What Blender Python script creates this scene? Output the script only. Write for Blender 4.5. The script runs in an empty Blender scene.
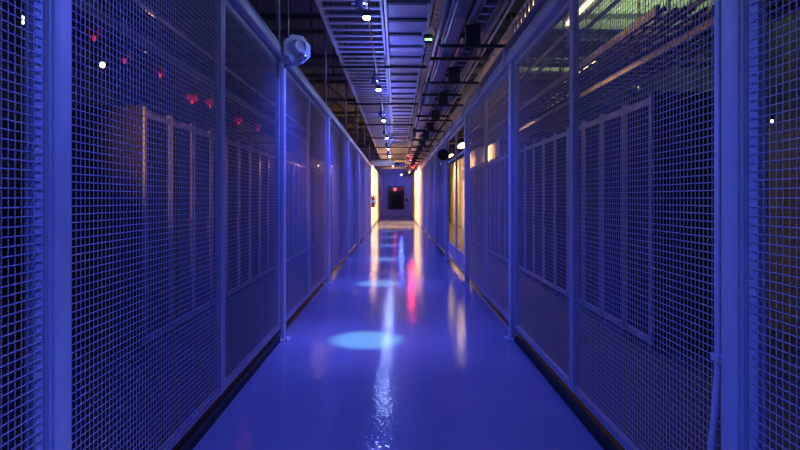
import bpy, math, random
import numpy as np
random.seed(7)
S = bpy.context.scene
COL = S.collection
PI = math.pi
EYE = 1.4

# ------------------------------------------------------------------ camera, world, exposure
cam_d = bpy.data.cameras.new('camera')
cam = bpy.data.objects.new('camera', cam_d); COL.objects.link(cam)
cam.location = (0, 0, EYE); cam.rotation_euler = (PI/2, 0, 0)
cam_d.sensor_width = 36; cam_d.lens = 556/800*36
cam_d.shift_x = 0.004; cam_d.shift_y = -0.0331
cam_d.clip_start = 0.02; cam_d.clip_end = 200
S.camera = cam
w = bpy.data.worlds.new('world'); S.world = w; w.use_nodes = True
w.node_tree.nodes['Background'].inputs[0].default_value = (0.02, 0.02, 0.08, 1)
w.node_tree.nodes['Background'].inputs[1].default_value = 0.0
vs = S.view_settings
S.display_settings.display_device = 'sRGB'
vs.view_transform = 'Standard'; vs.look = 'None'; vs.exposure = 0.16; vs.gamma = 1.0
vs.use_curve_mapping = False
S.cycles.use_denoising = True
S.cycles.max_bounces = 8
S.cycles.diffuse_bounces = 4
S.cycles.glossy_bounces = 4
S.cycles.sample_clamp_indirect = 4.0

BLUE = (0.040, 0.078, 1.0)
CYAN = (0.22, 0.70, 0.62)
WARM = (1.0, 0.54, 0.20)
ORANGE = (1.0, 0.42, 0.13)
P_WIDE, P_HALO, P_POOL, P_SPILL, P_UP = 300, 300, 900, 9, 34

# ------------------------------------------------------------------ materials
def mat(name, col, rough=0.5, metal=0.0, noise=0.0, nscale=8.0, bump=0.0, bscale=60.0, spec=0.5, coat=0.0, emit=None, estr=0.0):
    m = bpy.data.materials.new(name); m.use_nodes = True
    nt = m.node_tree; b = nt.nodes['Principled BSDF']
    b.inputs['Base Color'].default_value = (*col, 1)
    b.inputs['Roughness'].default_value = rough
    b.inputs['Metallic'].default_value = metal
    b.inputs['Specular IOR Level'].default_value = spec
    b.inputs['Coat Weight'].default_value = coat
    if emit:
        b.inputs['Emission Color'].default_value = (*emit, 1)
        b.inputs['Emission Strength'].default_value = estr
    if noise or bump:
        tc = nt.nodes.new('ShaderNodeTexCoord')
    if noise:
        n = nt.nodes.new('ShaderNodeTexNoise'); n.inputs['Scale'].default_value = nscale; n.inputs['Detail'].default_value = 5
        nt.links.new(tc.outputs['Object'], n.inputs['Vector'])
        r = nt.nodes.new('ShaderNodeMapRange')
        r.inputs['From Min'].default_value = 0.3; r.inputs['From Max'].default_value = 0.7
        r.inputs['To Min'].default_value = 1-noise; r.inputs['To Max'].default_value = 1+noise
        nt.links.new(n.outputs['Fac'], r.inputs['Value'])
        mx = nt.nodes.new('ShaderNodeMix'); mx.data_type = 'RGBA'; mx.blend_type = 'MULTIPLY'
        mx.inputs['Factor'].default_value = 1
        mx.inputs['A'].default_value = (*col, 1)
        nt.links.new(r.outputs['Result'], mx.inputs['B'])
        nt.links.new(mx.outputs['Result'], b.inputs['Base Color'])
    if bump:
        n2 = nt.nodes.new('ShaderNodeTexNoise'); n2.inputs['Scale'].default_value = bscale; n2.inputs['Detail'].default_value = 3
        nt.links.new(tc.outputs['Object'], n2.inputs['Vector'])
        bp = nt.nodes.new('ShaderNodeBump'); bp.inputs['Strength'].default_value = bump; bp.inputs['Distance'].default_value = 0.01
        nt.links.new(n2.outputs['Fac'], bp.inputs['Height'])
        nt.links.new(bp.outputs['Normal'], b.inputs['Normal'])
    return m

M = {}
M['paint'] = mat('powder_coated_steel', (0.56, 0.56, 0.62), 0.38, noise=0.05, nscale=5)
M['wire'] = mat('painted_wire', (0.46, 0.43, 0.55), 0.42)
M['frame'] = mat('panel_frame_paint', (0.50, 0.50, 0.60), 0.45, noise=0.05, nscale=5)
M['galv'] = mat('galvanised_steel', (0.60, 0.60, 0.64), 0.34, metal=0.6, noise=0.15, nscale=14)
M['galvflat'] = mat('galvanised_sheet', (0.62, 0.62, 0.68), 0.40, metal=0.3, noise=0.12, nscale=6)
M['pipe'] = mat('painted_pipe', (0.24, 0.24, 0.29), 0.30, metal=0.45, noise=0.08, nscale=6)
M['black'] = mat('black_metal', (0.012, 0.012, 0.015), 0.45)
M['rubber'] = mat('black_rubber_gap_shade', (0.010, 0.010, 0.012), 0.7)  # hose rubber, also the dark tone of the shadow gap strips
M['rack'] = mat('rack_black_paint', (0.012, 0.011, 0.013), 0.6, noise=0.1, spec=0.2)
M['rackframe'] = mat('rack_frame_paint', (0.20, 0.19, 0.23), 0.3, noise=0.08)
M['rackframe_lit'] = mat('rack_frame_lit_tone', (0.42, 0.41, 0.46), 0.35, noise=0.08)  # lighter copy of the frame paint so the right racks look lit
M['white'] = mat('white_plastic', (0.72, 0.72, 0.74), 0.4)
M['cream'] = mat('white_wall_paint', (0.78, 0.74, 0.66), 0.6, noise=0.04, nscale=3, bump=0.05, bscale=120)
M['grey'] = mat('grey_wall_paint', (0.16, 0.16, 0.18), 0.8, noise=0.1, nscale=2)
M['blue_wall'] = mat('pale_end_wall_paint', (0.60, 0.60, 0.64), 0.55, noise=0.05, nscale=3)
M['deck'] = mat('ceiling_deck_paint', (0.20, 0.20, 0.20), 0.8, noise=0.15, nscale=3)
M['beam'] = mat('dark_steel_joist', (0.11, 0.10, 0.11), 0.55, noise=0.1)
M['warm_lit_ochre'] = mat('ochre_warm_lit_tone', (0.62, 0.46, 0.36), 0.45, noise=0.2, nscale=20)  # ochre tone puts warm light into clips, bars, tray and pipes
M['cable'] = mat('dark_cable_jacket', (0.03, 0.03, 0.035), 0.5)
M['red'] = mat('red_enamel', (0.55, 0.02, 0.02), 0.3)
M['glass'] = mat('dark_glass', (0.004, 0.004, 0.006), 0.08)
M['chrome'] = mat('bright_steel', (0.75, 0.74, 0.72), 0.25, metal=1.0)
M['lens'] = mat('lamp_lens', (0.8, 0.9, 1), 0.3, emit=(0.55, 0.78, 1.0), estr=60)
M['redlens'] = mat('red_lamp_lens', (0.6, 0.02, 0.02), 0.3, emit=(1.0, 0.03, 0.07), estr=7)
M['redled'] = mat('red_indicator_lens', (0.6, 0.02, 0.02), 0.3, emit=(1.0, 0.03, 0.05), estr=0.9)
M['warmlens'] = mat('warm_lamp_lens', (0.9, 0.8, 0.6), 0.3, emit=(1.0, 0.74, 0.42), estr=9)
M['tube'] = mat('fluorescent_tube', (0.9, 0.8, 0.6), 0.3, emit=(1.0, 0.66, 0.32), estr=6)
M['whitelens'] = mat('white_flood_lens', (0.9, 0.9, 0.9), 0.3, emit=(1.0, 0.92, 0.85), estr=8)
M['greenbox'] = mat('lit_panel_glow', (0.8, 0.8, 0.6), 0.4, emit=(0.80, 0.95, 0.38), estr=0.9)
M['greenled'] = mat('green_led_strip', (0.3, 0.8, 0.4), 0.3, emit=(0.35, 1.0, 0.35), estr=2.2)

def floor_mat():
    m = bpy.data.materials.new('glossy_epoxy_floor'); m.use_nodes = True
    nt = m.node_tree; b = nt.nodes['Principled BSDF']; L = nt.links.new
    tc = nt.nodes.new('ShaderNodeTexCoord')
    n = nt.nodes.new('ShaderNodeTexNoise'); n.inputs['Scale'].default_value = 0.9; n.inputs['Detail'].default_value = 4
    L(tc.outputs['Object'], n.inputs['Vector'])
    cr = nt.nodes.new('ShaderNodeValToRGB')
    cr.color_ramp.elements[0].position = 0.3; cr.color_ramp.elements[0].color = (0.21, 0.22, 0.32, 1)
    cr.color_ramp.elements[1].position = 0.7; cr.color_ramp.elements[1].color = (0.26, 0.27, 0.37, 1)
    L(n.outputs['Fac'], cr.inputs['Fac']); L(cr.outputs['Color'], b.inputs['Base Color'])
    n2 = nt.nodes.new('ShaderNodeTexNoise'); n2.inputs['Scale'].default_value = 45; n2.inputs['Detail'].default_value = 1
    n3 = nt.nodes.new('ShaderNodeTexNoise'); n3.inputs['Scale'].default_value = 7; n3.inputs['Detail'].default_value = 2
    L(tc.outputs['Object'], n2.inputs['Vector']); L(tc.outputs['Object'], n3.inputs['Vector'])
    b1 = nt.nodes.new('ShaderNodeBump'); b1.inputs['Strength'].default_value = 0.55; b1.inputs['Distance'].default_value = 0.002
    b2 = nt.nodes.new('ShaderNodeBump'); b2.inputs['Strength'].default_value = 0.02; b2.inputs['Distance'].default_value = 0.01
    L(n2.outputs['Fac'], b1.inputs['Height']); L(n3.outputs['Fac'], b2.inputs['Height'])
    L(b1.outputs['Normal'], b2.inputs['Normal']); L(b2.outputs['Normal'], b.inputs['Normal'])
    b.inputs['Roughness'].default_value = 0.06
    b.inputs['Specular IOR Level'].default_value = 0.5
    return m
M['floor'] = floor_mat()
M['hallfloor_lit'] = mat('raised_floor_lit_tone', (0.11, 0.105, 0.10), 0.35, noise=0.2, nscale=2)  # raised floor lightened on the right to show the warm light there
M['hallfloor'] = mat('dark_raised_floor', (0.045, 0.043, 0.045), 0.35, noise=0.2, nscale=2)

# ------------------------------------------------------------------ geometry helpers
class MB:
    def __init__(s): s.v = []; s.f = []; s.smooth = False
    def box(s, x0, y0, z0, x1, y1, z1, c=0.0):
        x0, x1 = min(x0, x1), max(x0, x1); y0, y1 = min(y0, y1), max(y0, y1); z0, z1 = min(z0, z1), max(z0, z1)
        k = len(s.v)
        if c <= 0:
            s.v += [(x0,y0,z0),(x1,y0,z0),(x1,y1,z0),(x0,y1,z0),(x0,y0,z1),(x1,y0,z1),(x1,y1,z1),(x0,y1,z1)]
            s.f += [tuple(k+i for i in q) for q in ((0,3,2,1),(4,5,6,7),(0,1,5,4),(1,2,6,5),(2,3,7,6),(3,0,4,7))]
            return s
        # box with the edges along its longest axis chamfered
        d = (x1-x0, y1-y0, z1-z0); ax = d.index(max(d))
        o = [i for i in range(3) if i != ax]
        lo = (x0, y0, z0); hi = (x1, y1, z1)
        a0, a1, b0, b1 = lo[o[0]], hi[o[0]], lo[o[1]], hi[o[1]]
        ring = [(a0+c,b0),(a1-c,b0),(a1,b0+c),(a1,b1-c),(a1-c,b1),(a0+c,b1),(a0,b1-c),(a0,b0+c)]
        if ax == 1: ring = ring[::-1]
        for t in (lo[ax], hi[ax]):
            for a, b in ring:
                p = [0, 0, 0]; p[ax] = t; p[o[0]] = a; p[o[1]] = b; s.v.append(tuple(p))
        for i in range(8):
            j = (i+1) % 8; s.f.append((k+i, k+j, k+8+j, k+8+i))
        s.f.append(tuple(k+7-i for i in range(8))); s.f.append(tuple(k+8+i for i in range(8)))
        return s
    def tube(s, pts, r, n=8, caps=True):
        from mathutils import Vector
        pts = [Vector(p) for p in pts]; k = len(s.v); m = len(pts)
        rr = r if isinstance(r, (list, tuple)) else [r]*m
        up = None
        for i, p in enumerate(pts):
            t = (pts[min(i+1, m-1)] - pts[max(i-1, 0)]).normalized()
            if up is None: up = Vector((0,0,1)) if abs(t.z) < 0.9 else Vector((1,0,0))
            a = t.cross(up).normalized(); b = a.cross(t).normalized(); up = b
            for q in range(n):
                an = 2*PI*q/n + PI/n
                s.v.append(tuple(p + (a*math.cos(an) + b*math.sin(an))*rr[i]))
        for i in range(m-1):
            for q in range(n):
                e = (q+1) % n
                s.f.append((k+i*n+q, k+(i+1)*n+q, k+(i+1)*n+e, k+i*n+e))
        if caps:
            s.f.append(tuple(k+q for q in range(n))); s.f.append(tuple(k+(m-1)*n+n-1-q for q in range(n)))
        return s
    def lathe(s, prof, n=16, o=(0,0,0), ax='z'):
        k = len(s.v); m = len(prof)
        for r, h in prof:
            for q in range(n):
                a = 2*PI*q/n; x, y = max(r, 1e-4)*math.cos(a), max(r, 1e-4)*math.sin(a)
                p = (x, y, h) if ax == 'z' else (h, x, y) if ax == 'x' else (y, h, x)
                s.v.append((p[0]+o[0], p[1]+o[1], p[2]+o[2]))
        for i in range(m-1):
            for q in range(n):
                e = (q+1) % n
                s.f.append((k+i*n+q, k+i*n+e, k+(i+1)*n+e, k+(i+1)*n+q))
        s.f.append(tuple(k+n-1-q for q in range(n))); s.f.append(tuple(k+(m-1)*n+q for q in range(n)))
        return s
    def prism(s, poly, t0, t1, ax='x'):
        """poly in the two other axes, extruded from t0 to t1"""
        k = len(s.v); n = len(poly)
        for t in (t0, t1):
            for a, b in poly:
                s.v.append((t, a, b) if ax == 'x' else (a, t, b) if ax == 'y' else (a, b, t))
        for i in range(n):
            j = (i+1) % n; s.f.append((k+i, k+j, k+n+j, k+n+i))
        s.f.append(tuple(k+n-1-i for i in range(n))); s.f.append(tuple(k+n+i for i in range(n)))
        return s
    def mesh(s, name, m, smooth=False):
        me = bpy.data.meshes.new(name); me.from_pydata(s.v, [], s.f)
        import bmesh
        bm = bmesh.new(); bm.from_mesh(me); bmesh.ops.recalc_face_normals(bm, faces=bm.faces[:]); bm.to_mesh(me); bm.free()
        me.materials.append(M[m])
        if smooth:
            me.polygons.foreach_set('use_smooth', [len(p.vertices) == 4 for p in me.polygons])
        return me

def link(name, me, parent=None, loc=None):
    o = bpy.data.objects.new(name, me); COL.objects.link(o)
    if parent: o.parent = parent
    if loc: o.location = loc
    return o
def part(name, mb, m, parent, smooth=False, label=None, kind=None):
    o = link(name, mb.mesh(name, m, smooth), parent)
    if label: o['label'] = label
    if kind: o['kind'] = kind
    return o
def tag(o, label, cat, group=None):
    o['label'] = label; o['category'] = cat
    if group: o['group'] = group
    return o
def thing(name, label, cat, loc=(0,0,0), group=None):
    o = bpy.data.objects.new(name, None); COL.objects.link(o); o.location = loc; o.empty_display_size = 0.1
    return tag(o, label, cat, group)
def struct(name, mb, m, parent=None):
    o = link(name, mb.mesh(name, m), parent)
    if not parent: o['kind'] = 'structure'
    return o
def dup(root, label, loc, group=None):
    r = root.copy(); COL.objects.link(r); r.location = loc; r['label'] = label
    if group: r['group'] = group
    for ch in list(root.children):
        c = ch.copy(); COL.objects.link(c); c.parent = r
        for g in list(ch.children):
            d = g.copy(); COL.objects.link(d); d.parent = c
    return r
def lamp(name, kind, loc, energy, col, parent=None, size=0.05, angle=None, blend=0.5, rot=None, sy=None):
    l = bpy.data.lights.new(name, kind); l.energy = energy; l.color = col
    if kind == 'AREA':
        l.size = size
        if sy: l.shape = 'RECTANGLE'; l.size_y = sy
    else: l.shadow_soft_size = size
    if angle: l.spot_size = math.radians(angle); l.spot_blend = blend
    o = bpy.data.objects.new(name, l); COL.objects.link(o); o.location = loc
    if rot: o.rotation_euler = rot
    if parent: o.parent = parent
    return o
ORD = ('first second third fourth fifth sixth seventh eighth ninth tenth eleventh twelfth thirteenth fourteenth fifteenth sixteenth '
       'seventeenth eighteenth nineteenth twentieth').split() + ['twenty-' + a for a in 'first second third fourth fifth sixth seventh eighth ninth'.split()] + ['thirtieth']

# ------------------------------------------------------------------ setting
END = 45.8
BAY = 3.66
LX, RX = -1.15, 1.165                 # mesh planes
L0, R0 = 1.858, 1.890                 # first posts
NL, NR = 6, 7                         # bays after the first post
HW, CEIL = 6.5, 5.6
struct('floor', MB().box(-1.21, -4, -0.1, 1.22, END+0.2, 0), 'floor')
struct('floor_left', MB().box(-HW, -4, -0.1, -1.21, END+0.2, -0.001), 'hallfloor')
struct('floor_right', MB().box(1.22, -4, -0.1, HW, END+0.2, -0.001), 'hallfloor_lit')
ceil = struct('ceiling', MB().box(-HW, -4, CEIL+0.06, HW, END+0.2, CEIL+0.2), 'deck')
struct('wall_left', MB().box(-HW-0.2, -4, 0, -HW, END+0.2, CEIL+0.06), 'grey')
struct('wall_right', MB().box(HW, -4, 0, HW+0.2, END+0.2, CEIL+0.06), 'grey')
struct('wall_back', MB().box(-HW, -4.2, 0, HW, -4, CEIL+0.06), 'grey')
# end wall with its dark opening
we = MB()
we.box(-HW, END, 0, -0.72, END+0.2, CEIL); we.box(0.59, END, 0, HW, END+0.2, CEIL)
we.box(-0.72, END, 0, 0.59, END+0.2, 0.53); we.box(-0.72, END, 2.39, 0.59, END+0.2, CEIL)
struct('wall_end', we, 'blue_wall')
win = bpy.data.objects.new('window_1', None); COL.objects.link(win); win['kind'] = 'structure'
f = MB()
f.box(-0.74, END-0.03, 0.50, -0.68, END+0.05, 2.42); f.box(0.55, END-0.03, 0.50, 0.61, END+0.05, 2.42)
f.box(-0.74, END-0.03, 0.50, 0.61, END+0.05, 0.56); f.box(-0.74, END-0.03, 2.36, 0.61, END+0.05, 2.42)
struct('window_frame', f, 'black', win)
struct('window_pane', MB().box(-0.69, END+0.05, 0.55, 0.56, END+0.07, 2.37), 'glass', win)
# white partitions of the far part of the corridor
LW, RW = L0+NL*BAY+0.1, R0+NR*BAY+0.1
struct('wall_left_corridor', MB().box(-1.31, LW, 0, -1.19, END, 3.05), 'cream')
struct('wall_right_corridor', MB().box(1.10, RW, 0, 1.22, END, 3.05), 'cream')
struct('wall_left_recess', MB().box(-3.3, 20.6, 0, -3.18, 33, 3.4), 'cream')
struct('wall_right_recess', MB().box(3.18, 17.9, 0, 3.3, 38, 3.4), 'cream')
struct('baseboard_left', MB().box(-1.19, LW, 0, -1.17, END, 0.10), 'rackframe')
struct('baseboard_right', MB().box(1.08, RW, 0, 1.10, END, 0.10), 'rackframe')

# ------------------------------------------------------------------ woven wire mesh (shared data)
PITCH = 0.0288
PW, PZ0, PZ1 = 1.782, 0.115, 2.745     # panel outer size; local: y 0..PW, plane x=0, corridor towards +x
def wire_data(name, crimp):
    st = 0.045
    y0, y1, z0, z1 = st*0.35, PW-st*0.35, PZ0+st*0.35, PZ1-st*0.35
    ny = int((PW-2*st)/PITCH); nz = int((PZ1-PZ0-2*st)/PITCH)
    ys = PW/2 + (np.arange(ny+1)-ny/2)*PITCH; zs = (PZ0+PZ1)/2 + (np.arange(nz+1)-nz/2)*PITCH
    R = 0.0021 if crimp else 0.0014; RH = 0.0021; A = 0.0006 if crimp else 0.0009
    V = []; F = []; base = 0
    n = 4
    def wires(fixed, run, lo, hi, vertical):
        nonlocal base
        if crimp:
            mids = (run[:-1]+run[1:])/2
            t = np.sort(np.concatenate([[lo], run, mids, [hi]]))
        else:
            t = np.concatenate([[lo], run[::4], [hi]])
        for i, c in enumerate(fixed):
            if crimp:
                ph = (t - run[0])/PITCH
                off = (A if vertical else 0.0012)*np.cos(PI*(ph + i))*(1 if vertical else -1)
            else:
                off = np.full(len(t), A if vertical else -A)
            ring = []
            for q in range(n):
                an = 2*PI*q/n
                rr = R if vertical else RH
                dx, dc = rr*math.cos(an), rr*math.sin(an)
                x = off + dx + 0.003
                cc = np.full(len(t), c + dc)
                ring.append(np.stack([x, cc, t], 1) if vertical else np.stack([x, t, cc], 1))
            P = np.stack(ring, 1).reshape(-1, 3)
            m = len(t)
            idx = base + np.arange(m-1)[:, None]*n + np.arange(n)[None, :]
            nx = base + np.arange(m-1)[:, None]*n + ((np.arange(n)+1) % n)[None, :]
            q4 = np.stack([idx, nx, nx+n, idx+n], -1).reshape(-1, 4)
            if vertical: pass
            else: q4 = q4[:, ::-1]
            V.append(P); F.append(q4); base += len(P)
    wires(ys, zs, z0, z1, True)
    wires(zs, ys, y0, y1, False)
    V = np.concatenate(V); F = np.concatenate(F)
    me = bpy.data.meshes.new(name)
    me.vertices.add(len(V)); me.vertices.foreach_set('co', V.astype(np.float32).ravel())
    me.loops.add(F.size); me.loops.foreach_set('vertex_index', F.astype(np.int32).ravel())
    me.polygons.add(len(F)); me.polygons.foreach_set('loop_start', np.arange(0, F.size, 4, dtype=np.int32))
    me.polygons.foreach_set('use_smooth', np.ones(len(F), dtype=bool))
    me.update(calc_edges=True); me.validate()
    me.materials.append(M['wire'])
    return me
WIRE_NEAR = wire_data('woven_wire_near', True)
WIRE_FAR = wire_data('woven_wire_far', False)

def panel_proto(side):
    """a framed mesh panel; side = +1 when the corridor lies towards +x"""
    s = side
    e = thing('mesh_panel', '', 'mesh panel')
    d = 0.038; fw = 0.045
    xo, xi = -d*s, 0.0
    for y0 in (0, PW-fw):
        part('stile', MB().box(xo, y0, PZ0, xi, y0+fw, PZ1, 0.005), 'frame', e)
    for z0 in (PZ0, PZ1-fw):
        part('frame_rail', MB().box(xo, fw, z0, xi, PW-fw, z0+fw, 0.005), 'frame', e)
    return e
def add_wire(e, side, near):
    o = link('wire_mesh', WIRE_NEAR if near else WIRE_FAR, e)
    o['kind'] = 'stuff'
    if side < 0:
        o.rotation_euler = (0, 0, PI); o.location = (0, PW, 0)
    return o
def post_proto(side):
    s = side; e = thing('partition_post', '', 'post')
    hw = 0.042
    part('post_body', MB().box(-0.042*s, -hw, 0.012, 0.043*s, hw, 2.75, 0.010), 'paint', e)
    part('post_fin', MB().box(0.010*s, -hw-0.006, 0.06, 0.022*s, -hw, 2.74, 0.003), 'frame', e)
    part('base_plate', MB().box(-0.07*s, -0.085, 0, 0.085*s, 0.085, 0.012), 'paint', e)
    for y in (-0.062, 0.062):
        part('anchor_bolt', MB().lathe([(0.012, 0.012), (0.012, 0.022), (0.006, 0.024), (0.006, 0.034)], 6, (0.064*s, y, 0)), 'chrome', e)
    part('post_cap', MB().box(-0.046*s, -hw-0.004, 2.75, 0.052*s, hw+0.004, 2.758), 'paint', e)
    return e
def copyroot(root, label, loc, group):
    return dup(root, label, loc, group)

for side, word, X, Y0, nb in ((1, 'left', LX, L0, NL), (-1, 'right', RX, R0, NR)):
    pp = panel_proto(side); po = post_proto(side)
    first = True
    k = 0
    for b in range(-1, nb):
        for h in (0, 1):
            if b == -1 and h == 0: continue
            y = Y0 + b*BAY + (0.046 if h == 0 else 0.046+1.786)
            lab = (f'woven wire mesh panel at the very front edge of the {word} partition' if b == -1 else
                   f'{ORD[k]} woven wire mesh panel of the {word} partition, counting from its large near post')
            if b >= 0: k += 1
            if first:
                o = pp; o.location = (X, y, 0); o['label'] = lab; o['group'] = f'mesh panels of the {word} partition'; first = False
                add_wire(o, side, True)
            else:
                o = bpy.data.objects.new('mesh_panel', None); COL.objects.link(o); o.location = (X, y, 0)
                tag(o, lab, 'mesh panel', f'mesh panels of the {word} partition')
                for ch in pp.children:
                    if ch.name.startswith('wire_mesh'): continue
                    c = ch.copy(); COL.objects.link(c); c.parent = o
                if side < 0 and b == 2:
                    o['label'] = f'{"near" if h == 0 else "far"} half of the open framed bay without mesh in the right partition'
                    bar = MB().box(-0.004, 0.045, 2.20, 0.034, PW-0.045, 2.245, 0.005)
                    part('cross_rail', bar, 'frame', o)
                    part('kick_plate', MB().box(0.012, 0.045, PZ0+0.045, 0.018, PW-0.045, 0.42), 'frame', o)
                else:
                    add_wire(o, side, b < 0 or (b == 0 and h == 0))
    for b in range(0, nb+1):
        lab = (f'broad pale post nearest the camera on the {word} partition' if b == 0 else
               f'{ORD[b]} floor-bolted post behind the large near one on the {word} partition')
        if b == 0: o = po; o.location = (X, Y0, 0); o['label'] = lab; o['group'] = f'posts of the {word} partition'
        else: o = dup(po, lab, (X, Y0+b*BAY, 0), f'posts of the {word} partition')
    # the head rail along the partition
    r = thing('head_rail', f'long pale head rail running along the top of the {word} mesh partition', 'rail', (X, 0, 0))
    s = side
    for b in range(-1, nb):
        y0 = Y0+b*BAY
        part('rail_segment', MB().box(-0.045*s, y0+0.004, 2.76, 0.055*s, y0+BAY-0.004, 2.84, 0.010), 'paint', r)
    c = thing('rail_conduit', f'thin round conduit lying on the {word} head rail', 'conduit', (X, 0, 0))
    part('conduit', MB().tube([(0.02*s, Y0-2.5, 2.868), (0.02*s, Y0+nb*BAY, 2.868)], 0.024, 10), 'paint', c, True)
    for b in range(0, nb+1):
        part('strap', MB().box(0.02*s-0.034, Y0+b*BAY-0.02, 2.84, 0.02*s+0.034, Y0+b*BAY+0.02, 2.896), 'galv', c)
    # black strip standing in for the shadow gap under the near panels
    kb = thing('shadow_gap_strip', f'black strip standing in for the shadow gap under the near end of the {word} mesh partition', 'strip', (X, 0, 0))
    for b in range(-1, 1):
        y0 = Y0+b*BAY
        part('shadow_strip_length', MB().box(-0.03*s, y0+0.09, 0, 0.012*s, y0+BAY-0.09, 0.05), 'rubber', kb)

# slim hanger pipes that carry on above the left posts
hp = thing('hanger_pipe', 'slim hanger pipe rising from the left post behind the pale alarm box', 'pipe', (LX, L0+BAY, 2.84), 'hanger pipes above the left partition')
part('pipe', MB().tube([(-0.031, 0.01, 0), (-0.031, 0.01, 2.7)], 0.021, 8), 'pipe', hp, True)
part('flange', MB().lathe([(0.026, 0), (0.026, 0.012), (0.024, 0.016), (0.024, 0.05)], 12, (-0.031, 0.01, 0)), 'pipe', hp)
for b in range(2, NL+1):
    dup(hp, f'slim hanger pipe rising from the {ORD[b]} floor-bolted post of the left partition', (LX, L0+b*BAY, 2.84), 'hanger pipes above the left partition')
cd = thing('rod', 'thin bright rod beside the hanger pipe above the alarm box', 'rod', (LX+0.07, L0+BAY+0.02, 2.9))
part('threaded_rod', MB().tube([(0, 0, 0.0), (0, 0, 2.7)], 0.006, 6), 'chrome', cd)
part('nut', MB().lathe([(0.013, 0.02), (0.013, 0.035)], 6), 'chrome', cd)

# pale octagonal alarm box at the top of the left post
ab = thing('alarm_box', 'pale octagonal alarm box facing the corridor at the top of a left post', 'alarm', (-0.972, 5.36, 2.835))
ab.scale = (1.2, 1.1, 1.12); ab.rotation_euler = (0, 0, math.radians(38))
oc = [(0.125*math.cos(a)*1.0, 0.128*math.sin(a)) for a in [PI/8+i*PI/4 for i in range(8)]]
part('back_box', MB().box(-0.07, 0.0, -0.12, 0.05, 0.09, 0.10, 0.008), 'white', ab)
part('cover_plate', MB().prism(oc, -0.03, 0.0, 'y'), 'white', ab)
part('horn', MB().lathe([(0.062, -0.03), (0.062, -0.05), (0.05, -0.055), (0.03, -0.045), (0.0, -0.045)], 16, (0.02, 0, 0.025), 'y'), 'white', ab)
part('strobe_lens', MB().lathe([(0.035, -0.03), (0.030, -0.052), (0.012, -0.066), (0.0, -0.068)], 12, (0.045, 0, -0.06), 'y'), 'chrome', ab, True)
for sx, sz in ((-0.085, 0.085), (0.085, 0.085), (-0.085, -0.085), (0.085, -0.085)):
    part('screw', MB().lathe([(0.008, -0.03), (0.008, -0.034)], 8, (sx, 0, sz), 'y'), 'chrome', ab)
part('bracket', MB().box(-0.06, 0.02, -0.15, -0.02, 0.10, -0.10), 'paint', ab)

# clipped conduit beside the near right post
vc = thing('wall_conduit', 'thin vertical conduit clipped beside the large near right post', 'conduit', (RX-0.03, R0+0.075, 0))
part('conduit', MB().tube([(0, 0, 2.6), (0, 0, 0.80), (-0.005, 0.01, 0.65), (-0.012, 0.03, 0.45), (-0.012, 0.03, 0.02)], 0.012, 8), 'paint', vc, True)
for z in (0.84, 2.2):
    part('clip', MB().box(-0.018, -0.03, z-0.012, 0.01, 0.016, z+0.012), 'paint', vc)

# black horn speaker on the right partition
sp = thing('horn_speaker', 'small black speaker hanging from a far right post', 'speaker', (1.06, 12.86, 2.40))
part('horn', MB().lathe([(0.04, 0.02), (0.06, -0.05), (0.13, -0.16), (0.135, -0.17), (0.11, -0.165), (0.0, -0.06)], 16, (0, 0, 0), 'y'), 'black', sp, True)
part('driver', MB().lathe([(0.06, 0.02), (0.065, 0.03), (0.065, 0.11), (0.04, 0.12)], 14, (0, 0, 0), 'y'), 'black', sp)
part('bracket', MB().box(0.0, 0.03, -0.02, 0.09, 0.07, 0.02), 'black', sp)

# ------------------------------------------------------------------ ceiling: deck ribs, joists
for i in range(13):
    y = 2.0 + i*3.6
    struct(f'trim_{i+1}', MB().box(-HW, y, CEIL-0.06, HW, y+0.12, CEIL+0.06), 'beam')
def joist(y, x0, x1, label, z0=3.86, z1=4.55):
    j = thing('steel_joist', label, 'joist', (0, y, 0), 'open web joists under the roof')
    part('bottom_chord', MB().box(x0, -0.05, z0, x1, 0.05, z0+0.07), 'beam', j)
    part('top_chord', MB().box(x0, -0.05, z1-0.07, x1, 0.05, z1), 'beam', j)
    n = int(round(abs(x1-x0)/0.62)); dx = (x1-x0)/n
    for i in range(n):
        a, b = (z0+0.07, z1-0.07) if i % 2 == 0 else (z1-0.07, z0+0.07)
        part('web_rod', MB().tube([(x0+i*dx, 0, a), (x0+(i+1)*dx, 0, b)], 0.018, 6), 'beam', j)
    for x in (x0+0.25, x1-0.25):
        part('hanger', MB().box(x-0.02, -0.02, z1, x+0.02, 0.02, CEIL+0.06), 'beam', j)
    return j
for i in range(7):
    y = 6.74+3.66*i
    joist(y, 1.35, 6.4, f'{ORD[i]} open web steel joist over the right-hand racks, counting from the front')
    joist(y, -6.4, -1.35, f'{ORD[i]} open web steel joist over the left-hand racks, counting from the front')

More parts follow.
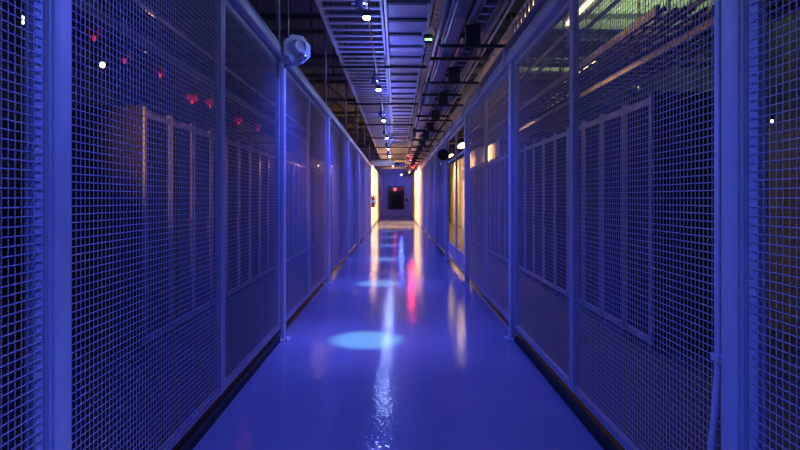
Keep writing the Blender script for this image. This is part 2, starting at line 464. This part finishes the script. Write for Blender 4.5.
for i, y in enumerate((10.2, 17.0, 23.8)):
    o = thing('roof_beam', f'{ORD[i]} deep dark cross beam above the right-hand racks, counting from the front', 'beam', (0, y, EYE+2.62), 'deep beams over the right-hand racks')
    part('web', MB().box(1.40, -0.01, 0.014, 6.48, 0.01, 0.236), 'beam', o)
    for z in (0.0, 0.236): part('flange', MB().box(1.40, -0.08, z, 6.48, 0.08, z+0.014), 'beam', o)
    for x in (1.8, 5.0): part('hanger', MB().box(x-0.02, -0.02, 0.25, x+0.02, 0.02, CEIL+0.06-EYE-2.62), 'beam', o)
def hall_pipe(label, x, z, r, m, y0, y1, group):
    p = thing('roof_pipe', label, 'pipe', (x, 0, z), group)
    y = y0
    while y < y1:
        part('pipe_length', MB().tube([(0, y, 0), (0, y+3.0, 0)], r, 8), m, p, True)
        part('coupling', MB().tube([(0, y+2.95, 0), (0, y+3.05, 0)], r*1.3, 8), m, p)
        part('hanger_rod', MB().tube([(0, y+1.5, r*0.9), (0, y+1.5, CEIL+0.06-z)], 0.006, 5), 'beam', p)
        y += 3.0
for i, (x, z, r, m) in enumerate(((1.75, 3.95, 0.035, 'pipe'), (2.45, 3.78, 0.025, 'warm_lit_ochre'), (2.68, 3.80, 0.030, 'pipe'), (3.65, 3.78, 0.04, 'warm_lit_ochre'), (4.6, 3.72, 0.03, 'warm_lit_ochre'))):
    hall_pipe(f'{ORD[i]} long pipe under the roof over the right-hand racks, counting out from the corridor', x, z, r, m, 5.0, 20, 'roof pipes on the right')
for i, (x, z, r, m) in enumerate(((-1.9, 3.75, 0.03, 'warm_lit_ochre'), (-3.1, 3.75, 0.03, 'warm_lit_ochre'), (-3.5, 3.6, 0.04, 'pipe'))):
    hall_pipe(f'{ORD[i]} long pipe under the roof over the left-hand racks, counting out from the corridor', x, z, r, m, 5.0, 23, 'roof pipes on the left')

# ------------------------------------------------------------------ overhead trays along the corridor
TZ = EYE+2.44
Y0T, Y1T = 3.0, 42.0
def hangers(o, xs, z, y0, y1, step, m='black', r=0.006):
    y = y0
    while y < y1:
        for x in xs:
            part('hanger_rod', MB().tube([(x, y, z), (x, y, CEIL+0.05)], r, 5), m, o)
        y += step
t1 = thing('ladder_tray', 'wide ladder tray with close bluish rungs overhead on the left', 'cable tray')
part('side_rail', MB().box(-1.005, Y0T, TZ-0.03, -0.965, Y1T, TZ+0.10, 0.006), 'galvflat', t1)
part('side_rail', MB().box(-0.215, Y0T, TZ-0.03, -0.175, Y1T, TZ+0.10, 0.006), 'galvflat', t1)
rung = MB().box(-0.965, -0.042, TZ+0.005, -0.215, 0.042, TZ+0.028, 0.006).mesh('rung', 'galvflat')
y = Y0T+0.2
while y < Y1T-0.1:
    link('rung', rung, t1, (0, y, 0)); y += 0.305
hangers(t1, (-0.985,), TZ+0.1, 4.6, Y1T, 3.66)
t2 = thing('panel_tray', 'tray of broad flat blue sheets overhead in the middle', 'cable tray')
part('side_rail', MB().box(-0.165, Y0T, TZ-0.03, -0.125, Y1T, TZ+0.10, 0.006), 'galv', t2)
part('side_rail', MB().box(0.425, Y0T, TZ-0.03, 0.455, Y1T, TZ+0.10, 0.006), 'galv', t2)
sheet = MB().box(-0.125, -0.31, TZ+0.05, 0.425, 0.29, TZ+0.056).mesh('cover_sheet', 'galvflat')
bar = MB().box(-0.125, -0.05, TZ+0.025, 0.425, 0.05, TZ+0.045, 0.006).mesh('cross_bar', 'beam')
y = Y0T+0.3
while y < Y1T-0.4:
    link('cover_sheet', sheet, t2, (0, y, 0)); link('cross_bar', bar, t2, (0, y+0.34, 0)); y += 0.68
hangers(t2, (-0.145, 0.44), TZ+0.1, 4.6, Y1T, 3.66)
# dark trapeze bars that carry both trays
for i in range(9):
    y = 5.68+i*3.66
    o = thing('trapeze_bar', f'{ORD[i]} dark cross bar under the left overhead trays, counting from the front', 'strut', (0, y, EYE+2.19), 'cross bars under the overhead trays')
    part('bar', MB().box(-1.15, -0.02, 0.0, 0.50, 0.02, 0.040), 'black', o)
    for x, h in ((-0.985, 0.22), (-0.195, 0.22), (0.44, 0.22)):
        part('rod', MB().tube([(x, 0, 0.0), (x, 0, h)], 0.008, 5), 'black', o)
        part('nut', MB().lathe([(0.016, -0.014), (0.016, 0.0)], 6, (x, 0, 0)), 'chrome', o)

# toothed cable rack beside the sheets
sr = thing('toothed_cable_rack', 'ochre-lit strip with close cable clips beside the flat sheets', 'cable rack')
part('spine', MB().box(0.475, Y0T, TZ-0.09, 0.525, Y1T, TZ-0.06), 'galv', sr)
clip = MB().box(0.462, -0.055, TZ-0.13, 0.555, 0.055, TZ-0.09, 0.008).mesh('cable_clip', 'warm_lit_ochre')
y = Y0T+0.1
while y < Y1T-0.2:
    link('cable_clip', clip, sr, (0, y, 0)); y += 0.19
hangers(sr, (0.5,), TZ-0.06, 5.1, Y1T, 3.66)

# pipes, duct and the narrow ladder on the right
PZ = EYE+1.80
def pipe(label, x, z, r, m='pipe'):
    p = thing('overhead_pipe', label, 'pipe', (0, 0, 0), 'pipes on the right overhead')
    y = 3.0; 
    while y < 43.5:
        part('pipe_length', MB().tube([(x, y, z), (x, y+5.48, z)], r, 10), m, p, True)
        part('coupling', MB().tube([(x, y+5.44, z), (x, y+5.54, z)], r*1.22, 10), m, p)
        y += 5.5
pipe('thick pale pipe nearest the toothed cable rack overhead', 0.465, PZ+0.01, 0.026)
pipe('thin pale pipe along the edge of the solid duct', 0.515, PZ+0.0, 0.013, 'galv')
pipe('thick pipe between the solid duct and the narrow ladder tray', 0.745, PZ+0.0, 0.030)
pipe('thick pipe between the narrow ladder tray and the right mesh', 0.985, PZ+0.0, 0.028)
pipe('thin bright pipe closest to the right head rail overhead', 1.05, PZ-0.02, 0.014, 'galv')
du = thing('flat_duct', 'flat solid trunking between two overhead pipes', 'duct')
y = 3.0
while y < 43:
    part('duct_length', MB().box(0.545, y, PZ-0.02, 0.69, y+2.43, PZ+0.10, 0.01), 'pipe', du); y += 2.44
nl = thing('narrow_ladder_tray', 'narrow dark ladder tray overhead on the right', 'cable tray')
for x in (0.795, 0.925):
    part('side_rail', MB().box(x-0.012, 3, PZ-0.02, x+0.012, 44, PZ+0.07), 'pipe', nl)
rg = MB().box(0.807, -0.014, PZ-0.015, 0.913, 0.014, PZ+0.010, 0.004).mesh('rung', 'galv')
y = 3.1
while y < 43.8:
    link('rung', rg, nl, (0, y, 0)); y += 0.23
hangers(nl, (0.795, 0.925), PZ+0.07, 4.5, 43, 3.66)
hangers(du, (0.62,), PZ+0.10, 4.8, 43, 3.66)
part('cable_bundle', MB().tube([(0.86, 3, PZ+0.05), (0.86, 44, PZ+0.05)], 0.034, 8), 'cable', nl, True)
for i in range(15):                                  # high trapeze bars just below the pipes
    y = 4.55+i*2.44
    o = thing('pipe_hanger', f'{ORD[i]} thin dark hanger bar under the right overhead pipes, from the front', 'strut', (0, y, PZ-0.062), 'hanger bars under the right pipes')
    part('bar', MB().box(0.42, -0.015, 0, 1.10, 0.015, 0.036), 'black', o)
    for x in (0.465, 0.745, 0.985):
        part('saddle', MB().box(x-0.03, -0.012, 0.036, x+0.03, 0.012, 0.042), 'black', o)
for i in range(14):                                  # lower brackets with black boxes
    y = 5.69+i*1.81
    o = thing('bracket_arm', f'{ORD[i]} black bracket arm reaching over the right head rail, from the front', 'bracket', (0, y, EYE+1.545), 'bracket arms on the right')
    part('arm', MB().box(0.46, -0.02, 0, 1.11, 0.02, 0.03), 'black', o)
    part('upright', MB().box(1.085, -0.018, -0.185, 1.109, 0.018, 0.0), 'paint', o)
    part('tip_hook', MB().tube([(0.48, 0, 0.015), (0.445, 0, 0.02), (0.43, 0, 0.05), (0.445, 0, 0.09)], 0.012, 6), 'black', o)
    b = thing('tap_off_box', f'{ORD[i]} square black box on the right bracket arms, from the front', 'box', (0.77, y, EYE+1.575), 'black boxes on the bracket arms')
    part('housing', MB().box(-0.08, -0.07, 0, 0.08, 0.07, 0.185, 0.008), 'black', b)
    part('lid', MB().box(-0.074, -0.076, 0.012, 0.074, -0.07, 0.170), 'black', b)
    part('gland', MB().tube([(-0.08, 0, 0.09), (-0.12, 0, 0.09)], 0.022, 8), 'black', b)
# cable basket on top of the right head rail, lit from behind
ba = thing('cable_basket', 'perforated cable basket above the right head rail catching orange light', 'cable tray', (1.13, 0, 0))
part('lower_rail', MB().box(0.0, 3, 2.98, 0.03, 30, 3.0), 'galv', ba)
part('upper_rail', MB().box(0.0, 3, 3.11, 0.03, 30, 3.13), 'galv', ba)
part('tray_floor', MB().box(0.03, 3, 2.975, 0.30, 30, 2.985), 'galv', ba)
up = MB().box(0.002, -0.012, 3.0, 0.028, 0.012, 3.11).mesh('basket_bar', 'warm_lit_ochre')
for i in range(180):
    link('basket_bar', up, ba, (0, 3.1+i*0.149, 0))
for b in range(0, NR):
    part('foot', MB().box(0.058, R0+b*BAY+0.1, 2.84, 0.08, R0+b*BAY+0.14, 2.976), 'galv', ba)

# dome camera with a green light
dc = thing('dome_camera', 'small dome camera with a green light strip hanging beside the flat sheets', 'camera', (0.395, 7.0, 3.47))
part('stem', MB().tube([(0.0, 0, 0.08), (0.0, 0, TZ+0.02-3.47)], 0.012, 8), 'white', dc)
part('dome', MB().lathe([(0.0, 0.085), (0.05, 0.075), (0.075, 0.045), (0.08, 0.0), (0.06, -0.01)], 16), 'white', dc, True)
part('body', MB().lathe([(0.055, -0.01), (0.06, -0.03), (0.055, -0.10), (0.03, -0.115)], 16), 'black', dc)
part('light_strip', MB().box(-0.045, -0.062, -0.095, 0.045, -0.050, -0.072), 'greenled', dc)

# ------------------------------------------------------------------ corridor spot lamps on their conduit
co = thing('lamp_conduit', 'long thin conduit carrying the row of spot lamps', 'conduit')
LAMPX, LAMPZ = -0.30, EYE+1.82
y = 1.0
while y < 43:
    part('conduit_length', MB().tube([(LAMPX, y, LAMPZ+0.078), (LAMPX, y+3.63, LAMPZ+0.078)], 0.010, 8), 'warm_lit_ochre', co, True)
    part('coupling', MB().tube([(LAMPX, y+3.60, LAMPZ+0.078), (LAMPX, y+3.67, LAMPZ+0.078)], 0.014, 8), 'galv', co)
    part('hanger_rod', MB().tube([(LAMPX, y+1.2, LAMPZ+0.078), (LAMPX, y+1.2, TZ)], 0.005, 5), 'black', co)
    y += 3.66
def make_lamp(label, y, k=1.0):
    e = thing('spot_lamp', label, 'spot lamp', (LAMPX, y, LAMPZ), 'spot lamps in a row overhead')
    part('canopy', MB().box(-0.115, 0.02, 0.09, -0.035, 0.12, 0.20, 0.008), 'black', e)
    part('stem', MB().tube([(-0.07, 0.06, 0.20), (-0.07, 0.06, TZ-LAMPZ)], 0.012, 6), 'black', e)
    part('arm', MB().tube([(-0.075, 0.06, 0.10), (-0.05, 0.045, 0.060), (0, 0.0, 0.045)], 0.011, 6), 'black', e)
    for sx in (-0.135, -0.015):
        part('side_lug', MB().tube([(sx-0.022, 0.04, 0.135), (sx+0.022, 0.04, 0.135)], 0.014, 8), 'chrome', e)
    part('head', MB().lathe([(0.018, 0.055), (0.03, 0.045), (0.042, 0.0), (0.042, -0.02)], 16), 'black', e, True)
    part('lens', MB().lathe([(0.040, -0.018), (0.038, -0.030), (0.026, -0.044), (0.0, -0.050)], 16), 'lens', e, True)
    lamp('pool_light', 'SPOT', (0, 0, -0.07), P_POOL, CYAN, e, 0.02, 15.5, 0.75)
    lamp('wash_light', 'SPOT', (0, 0, -0.08), P_WIDE*k, BLUE, e, 0.03, 138, 1.0)
    lamp('up_light', 'SPOT', (0, 0, 0.075), P_UP, (0.07, 0.09, 1.0), e, 0.05, 165, 0.6, rot=(PI, 0, 0))  # upward beam added to brighten the trays in place of floor bounce
    lamp('spill_light', 'POINT', (0, 0, -0.10), P_SPILL, (0.25, 0.35, 1.0), e, 0.10)
    lamp('halo_light', 'SPOT', (0, 0, -0.07), P_HALO, (0.17, 0.16, 1.0), e, 0.02, 48, 1.0)
    return e
ln = []
for i in range(-2, 6):
    y = 5.52+i*BAY
    if i < 0: lab = 'spot lamp overhead just behind the camera' if i == -2 else 'spot lamp overhead above the camera, before the first lit one'
    else: lab = f'{ORD[i]} glowing blue-white spot lamp overhead, counting from the front'
    ln.append(make_lamp(lab, y, 0.35 if i == -1 else 1.0))

make_lamp('added spot lamp overhead between the others, brightening the near posts', 0.15, 0.38)  # extra lamp added to light the near faces of the first posts

# ------------------------------------------------------------------ server racks behind the mesh
def rack_proto(side, h, group):
    """front faces the corridor, which lies towards +x when side = 1"""
    fm = 'rackframe' if side > 0 else 'rackframe_lit'
    s = side; W = 0.60; D = 1.0
    e = thing('server_rack', '', 'server rack', (0, 0, 0), group)
    part('carcass', MB().box(-D*s, 0.003, 0.06, -0.03*s, W-0.003, h), 'rack', e)
    part('plinth', MB().box(-(D-0.04)*s, 0.03, 0.0, -0.06*s, W-0.03, 0.06), 'black', e)
    dr = part('door', MB().box(-0.03*s, 0.055, 0.14, -0.015*s, W-0.055, h-0.11), 'rack', e)
    for y0 in (0.004, W-0.05):
        part('door_stile', MB().box(-0.03*s, y0, 0.08, 0.0, y0+0.046, h-0.01, 0.006), fm, e)
    part('door_rail', MB().box(-0.03*s, 0.05, h-0.11, 0.0, W-0.05, h-0.05, 0.006), fm, e)
    part('door_rail', MB().box(-0.03*s, 0.05, 0.08, 0.0, W-0.05, 0.14, 0.006), fm, e)
    v = MB()
    for i in range(40):
        z = 0.16+i*(h-0.30)/40; v.box(-0.016*s, 0.07, z, -0.010*s, W-0.07, z+0.018)
    lv = part('louvres', v, 'rack', dr, kind='stuff')
    part('handle', MB().box(-0.016*s, W-0.095, 0.98, 0.014*s, W-0.072, 1.18, 0.004), 'chrome', dr)
    for y0 in (0.07, W-0.07):
        part('levelling_foot', MB().lathe([(0.028, 0), (0.028, 0.02), (0.012, 0.026), (0.012, 0.10)], 10, (-0.02*s, y0, 0)), 'chrome', e)
    return e
RACKL, RACKR = -2.29, 2.29
pr = rack_proto(1, 2.25, 'server racks behind the left mesh')
for i in range(24):
    lab = f'{ORD[i]} black server rack of the row behind the left mesh, from the front'
    loc = (RACKL, 5.05+i*0.612, 0)
    if i == 0: pr.location = loc; pr['label'] = lab
    else: dup(pr, lab, loc)
pr = rack_proto(-1, 2.36, 'server racks behind the right mesh')
for i in range(20):
    lab = f'{ORD[i]} server rack of the row behind the right mesh, from the front'
    loc = (RACKR, 5.0+i*0.62, 0)
    if i == 0: pr.location = loc; pr['label'] = lab
    else: dup(pr, lab, loc)

# trays over the rack rows
def row_tray(label, x0, x1, z, y0, y1, rm_='galv'):
    t = thing('rack_row_tray', label, 'cable tray')
    for x in (x0, x1):
        part('side_rail', MB().box(x-0.02, y0, z, x+0.02, y1, z+0.09), rm_, t)
    rm = MB().box(x0+0.02, -0.02, z+0.01, x1-0.02, 0.02, z+0.03).mesh('rung', rm_)
    y = y0+0.15
    while y < y1: link('rung', rm, t, (0, y, 0)); y += 0.30
    for i in range(5):
        xx = x0+0.08+i*(x1-x0-0.16)/4
        part('cable', MB().tube([(xx+random.uniform(-.02, .02), y0+j*(y1-y0)/12, z+0.055+random.uniform(0, .012)) for j in range(13)], 0.022, 6), 'cable', t, True)
    y = y0+0.4
    while y < y1:
        for x in (x0, x1): part('hanger_rod', MB().tube([(x, y, z+0.09), (x, y, CEIL+0.06)], 0.007, 5), 'beam', t)
        y += 2.44
row_tray('cable tray hung above the left-hand rack row', -2.95, -2.45, 2.85, 4.0, 22, 'beam')
row_tray('cable tray hung above the right-hand rack row near the corridor', 2.35, 2.85, 3.05, 5.0, 18, 'beam')
row_tray('cable tray hung high over the far side of the right-hand racks', 3.5, 4.1, 3.32, 5.0, 18, 'warm_lit_ochre')

# batten lights
def batten(label, x, y, z, L, group, e=30, col=WARM, top=CEIL+0.06, sz=0.1, wash=None, wide=False):
    b = thing('batten_light', label, 'batten light', (x, y, z), group)
    part('housing', MB().box(-0.05, 0, 0, 0.05, L, 0.05, 0.01), 'white', b)
    if wide:
        part('diffuser', MB().box(-0.17, 0.03, -0.025, 0.17, L-0.03, -0.002, 0.008), 'tube', b)
    else: part('tube', MB().tube([(0, 0.04, -0.02), (0, L-0.04, -0.02)], 0.019, 10), 'tube', b, True)
    for yy in (0.015, L-0.015):
        part('end_cap', MB().box(-0.03, yy-0.015, -0.045, 0.03, yy+0.015, 0.0), 'white', b)
    for yy in (0.2, L-0.2):
        part('chain', MB().tube([(0, yy, 0.05), (0, yy, top-z)], 0.005, 5), 'chrome', b)
    if e and wash:                               # shielded fitting: light thrown sideways at the walls and straight down
        from mathutils import Vector
        for dx, dz, k, cone in wash:
            d = Vector((dx, 0, dz))
            lamp('wall_wash', 'SPOT', (0, L/2, -0.07), e*k, col, b, 0.06, cone, 0.7, rot=d.to_track_quat('-Z', 'Y').to_euler())
    elif e:
        lamp('glow', 'AREA', (0, L/2, -0.06), e, col, b, sz, sy=L)
    return b
GB = 'batten lights over the right-hand racks'
batten('warm batten light over the right-hand racks, nearest the front', 2.95, 8.2, 3.48, 1.85, GB, 25)
batten('second warm batten light over the right-hand racks', 3.25, 14.2, 3.40, 1.85, GB, 60)
batten('third warm batten light over the right-hand racks, beside the pale recess wall', 2.3, 18.4, 3.25, 1.75, GB, 90, wide=True, wash=((1, -0.6, 2.5, 130), (-0.3, -1, 1.2, 100)))
batten('fourth warm batten light behind the right mesh, in the pale recess', 2.2, 23.1, 3.25, 1.75, GB, 120, wide=True, wash=((1, -0.6, 2.5, 130), (-0.3, -1, 1.2, 100)))
batten('fifth warm batten light behind the right mesh, deepest in the recess', 2.2, 29.0, 3.25, 1.75, GB, 120, wide=True, wash=((1, -0.6, 2.5, 130), (-0.3, -1, 1.2, 100)))
batten('warm batten light high over the aisle between right mesh and racks', 2.10, 5.0, 3.56, 1.85, GB, 10)
lb = thing('lit_panel_box', 'yellow-green glowing box standing in for a lit panel above the right-hand racks', 'light box', (2.95, 10.55, 3.29))  # glowing box added in place of a lit panel face
part('case', MB().box(0, 0.004, -0.01, 0.50, 0.12, 0.11, 0.008), 'white', lb)
part('diffuser', MB().box(0.01, -0.004, 0.0, 0.49, 0.004, 0.095), 'greenbox', lb)
for x in (0.08, 0.42): part('chain', MB().tube([(x, 0.06, 0.11), (x, 0.06, CEIL+0.06-3.29)], 0.005, 5), 'chrome', lb)
for i, y in enumerate((5.7, 8.1, 10.5, 12.9)):
    batten(f'{ORD[i]} slim warm batten behind the perforated basket on the right, from the front', 1.50, y, 3.52, 1.75, 'battens behind the right basket', 90 if y > 8 else 6, wash=((0.05, -1, 1.0, 38),))
GL = 'batten lights over the left-hand racks'
batten('warm batten light behind the left mesh, deep along the recess', -2.2, 26.0, 3.2, 1.75, GL, 50)
GC = 'batten lights at the end of the corridor'
FARWARM = (1.0, 0.62, 0.30)
FW = ((1, -0.9, 0.9, 135), (-1, -0.9, 0.9, 135), (0, -1, 1.2, 95))
batten('warm batten light hanging at the left of the white part of the corridor', -0.195, 27.0, 3.05, 1.5, GC, 700, FARWARM, TZ-0.031, wash=FW)
batten('warm batten light hanging at the right of the white part of the corridor', 0.745, 31.6, 2.95, 1.5, GC, 700, FARWARM, PZ-0.036, wash=FW)
bl = thing('added_blue_pendant', 'added blue pendant lamp that lights the end wall', 'pendant lamp', (0.35, 43.6, 3.3))  # pendant added to turn the end wall blue
part('shade', MB().lathe([(0.03, 0.12), (0.06, 0.10), (0.14, 0.0), (0.13, 0.0), (0.05, 0.09)], 16), 'black', bl, True)
part('bulb', MB().lathe([(0.0, -0.05), (0.04, -0.03), (0.05, 0.01), (0.02, 0.06)], 12), 'lens', bl, True)
part('stem', MB().tube([(0, 0, 0.12), (0, 0, CEIL-3.3+0.06)], 0.01, 6), 'black', bl)
lamp('blue_light', 'POINT', (0, 0, -0.08), 60, BLUE, bl, 0.05)

# high floods that wash the right-hand roof in yellow green
def flood(label, loc, m, e, col, rot, group=None):
    b = thing('flood_lamp', label, 'flood lamp', loc, group)
    part('housing', MB().prism([(-0.09, -0.07), (0.09, -0.07), (0.07, 0.07), (-0.07, 0.07)], -0.06, 0.05, 'y'), 'black', b)
    part('lens', MB().box(-0.075, -0.066, -0.055, 0.075, -0.06, 0.055), m, b)
    part('yoke', MB().tube([(-0.10, 0, 0), (-0.10, 0, 0.11), (0.10, 0, 0.11), (0.10, 0, 0)], 0.009, 6), 'black', b)
    part('stem', MB().tube([(0, 0, 0.11), (0, 0, CEIL-loc[2]+0.06)], 0.012, 6), 'black', b)
    if e: lamp('flood_light', 'SPOT', (0, -0.09, 0), e, col, b, 0.05, 130, 0.6, rot=rot)
    return b
flood('bright white flood lamp seen through the near left mesh, high up', (-3.95, 6.03, 3.33), 'whitelens', 3, (1, 0.6, 0.4), (PI/2.4, 0, PI))
def bulb(label, loc, e, aim, cone, group=None):
    from mathutils import Vector
    b = thing('hanging_bulb', label, 'bulb', loc, group)
    part('socket', MB().lathe([(0.012, 0.012), (0.018, 0.02), (0.018, 0.06), (0.006, 0.07)], 10), 'black', b)
    part('bulb_glass', MB().lathe([(0.0, -0.022), (0.012, -0.016), (0.016, 0.0), (0.010, 0.014)], 10), 'warmlens', b, True)
    part('cord', MB().tube([(0, 0, 0.07), (0, 0, CEIL-loc[2]+0.06)], 0.004, 5), 'black', b)
    if e:
        d = (Vector(aim)-Vector(loc))
        lamp('bulb_light', 'SPOT', (d.normalized()*0.03), e, ORANGE, b, 0.02, cone, 0.9, rot=d.to_track_quat('-Z', 'Y').to_euler())
bulb('small warm bulb hanging behind the first left mesh panel', (-1.80, 3.40, 2.22), 280, (-2.29, 6.6, 1.75), 46, 'bulbs in the left aisle')
bulb('small warm bulb hanging far behind the left mesh, first of three', (-1.75, 12.4, 2.14), 5, (-2.29, 9.5, 1.8), 70, 'bulbs in the left aisle')
bulb('small warm bulb hanging far behind the left mesh, second of three', (-1.75, 15.0, 2.28), 5, (-2.29, 12.5, 1.8), 70, 'bulbs in the left aisle')
bulb('small warm bulb hanging far behind the left mesh, third of three', (-1.75, 16.2, 2.36), 5, (-2.29, 19, 1.8), 70, 'bulbs in the left aisle')
bulb('small warm bulb hanging behind the near right mesh', (4.25, 6.3, 2.28), 0, (0, 0, 0), 60)
for i, (x, y) in enumerate(((5.3, 8.6), (5.2, 12.3), (5.2, 17.0))):
    b = thing('uplight', f'{ORD[i]} uplight above the right-hand racks that washes the roof green, from the front', 'uplight', (x, y, 3.75), 'uplights above the right-hand racks')
    part('bowl', MB().lathe([(0.04, -0.10), (0.12, -0.06), (0.16, 0.03), (0.15, 0.03), (0.10, -0.03), (0.0, -0.04)], 16), 'beam', b, True)
    part('stem', MB().tube([(0.15, 0, 0.0), (0.15, 0, CEIL-3.75+0.06)], 0.012, 6), 'beam', b)
    lamp('up_light', 'SPOT', (0, 0, 0.02), 420, (0.70, 1.0, 0.36), b, 0.06, 105, 0.5, rot=(PI, 0, 0))

flood('added orange flood lamp that warms the space over the left-hand racks', (-4.2, 9.5, 3.9), 'warmlens', 60, ORANGE, (PI/2.6, 0, PI), None)  # light added for the orange glow above the left rail
# red indicator lamps on the left tray, a red beacon, a red end lamp
spots = [(-2.45, 6.65, 2.54), (-2.45, 7.3, 2.60), (-2.45, 5.75, 2.66), (-2.45, 5.0, 2.62), (-2.45, 8.6, 2.55), (-2.45, 4.5, 2.68), (-2.45, 9.8, 2.6)]
for i, (x, y, z) in enumerate(spots):
    b = thing('indicator_lamp', f'{ORD[i]} small red indicator lamp above the left-hand racks', 'indicator', (x, y, z), 'red indicator lamps on the left')
    part('holder', MB().box(-0.05, -0.05, 0.03, 0.05, 0.05, 0.10, 0.006), 'red', b)
    part('lens', MB().lathe([(0.0, -0.008), (0.010, -0.004), (0.014, 0.005), (0.014, 0.03)], 10), 'redled', b, True)
    part('drop_rod', MB().tube([(0, 0, 0.10), (0, 0, 2.86-z)], 0.008, 6), 'black', b)
    if i in (0, 4): lamp('red_light', 'POINT', (0.10, 0, -0.06), 0.7, (1, 0.06, 0.08), b, 0.03)
be = thing('red_beacon', 'red beacon lamp hanging from the right pipes far down the corridor', 'beacon', (0.80, 27.8, 2.98))
part('base', MB().lathe([(0.10, 0.14), (0.10, 0.18), (0.03, 0.19), (0.03, 0.20)], 16), 'black', be)
part('lens', MB().lathe([(0.0, -0.05), (0.06, -0.03), (0.09, 0.03), (0.09, 0.14)], 16), 'redlens', be, True)
lamp('beacon_light', 'POINT', (-0.05, -0.1, -0.10), 50, (1, 0.03, 0.08), be, 0.06)
en = thing('red_end_lamp', 'round red lamp glowing above the dark end window', 'lamp', (-0.13, 43.0, 2.10))
part('globe', MB().lathe([(0.0, -0.10), (0.06, -0.08), (0.10, -0.02), (0.10, 0.03), (0.06, 0.09), (0.02, 0.10)], 16), 'redlens', en, True)
part('drop_rod', MB().tube([(0, 0, 0.10), (0, 0, CEIL-2.10+0.06)], 0.012, 6), 'black', en)
part('collar', MB().lathe([(0.035, 0.09), (0.035, 0.14), (0.015, 0.16)], 12), 'black', en)

# fire extinguisher on the left white wall
fe = thing('fire_extinguisher', 'red fire extinguisher hung on the left white wall', 'extinguisher', (-1.09, 25.6, 1.0))
part('cylinder', MB().lathe([(0.075, 0.0), (0.08, 0.02), (0.08, 0.40), (0.065, 0.46), (0.03, 0.49), (0.03, 0.51)], 16), 'red', fe, True)
part('label', MB().lathe([(0.081, 0.20), (0.0815, 0.20), (0.0815, 0.33), (0.081, 0.33)], 16), 'white', fe)
part('valve', MB().box(-0.025, -0.025, 0.51, 0.025, 0.025, 0.56), 'black', fe)
part('lever', MB().box(-0.02, -0.13, 0.56, 0.02, 0.02, 0.585), 'black', fe)
part('hose', MB().tube([(0.02, -0.02, 0.53), (0.09, -0.05, 0.50), (0.11, -0.06, 0.38), (0.10, -0.05, 0.12)], 0.016, 8), 'rubber', fe, True)
part('wall_hook', MB().box(-0.10, -0.02, 0.40, -0.06, 0.02, 0.52), 'black', fe)
# call point on the end wall
cp = thing('call_point', 'dark red call point on the end wall right of the dark window', 'call point', (0.80, END, 1.28))
part('box', MB().box(-0.11, -0.06, -0.13, 0.11, 0, 0.13, 0.01), 'red', cp)
part('face', MB().box(-0.07, -0.066, -0.07, 0.07, -0.06, 0.07), 'black', cp)

# pale round duct crossing at the start of the white part
pd = thing('round_duct', 'pale round duct crossing the corridor above the white part', 'duct', (0, 24.6, EYE+1.57))
part('duct_body', MB().tube([(-1.17, 0, 0), (-0.10, 0, 0)], 0.12, 18), 'cream', pd, True)
for x in (-1.15, -0.64, -0.13):
    part('flange', MB().tube([(x-0.02, 0, 0), (x+0.02, 0, 0)], 0.135, 18), 'galv', pd)
for x in (-0.9, -0.4):
    part('hanger', MB().tube([(x, 0, 0.12), (x, 0, TZ-EYE-1.57)], 0.008, 5), 'black', pd)
# cross pipes farther on
for i, (y, z, x0, x1, r) in enumerate(((19.5, 3.64, -0.2, 0.43, 0.06), (22.0, 3.62, -0.2, 0.43, 0.07), (31.0, 3.5, -1.15, 1.1, 0.06), (36.0, 3.4, -1.15, 1.1, 0.07))):
    o = thing('cross_pipe', f'{ORD[i]} pale pipe crossing overhead far down the corridor, from the front', 'pipe', (0, y, z), 'cross pipes')
    part('pipe_length', MB().tube([(x0, 0, 0), (x1, 0, 0)], r, 12), 'cream', o, True)
    for x in (x0+0.1, x1-0.1): part('hanger', MB().tube([(x, 0, r), (x, 0, (TZ if i < 2 else CEIL+0.06)-z)], 0.007, 5), 'black', o)
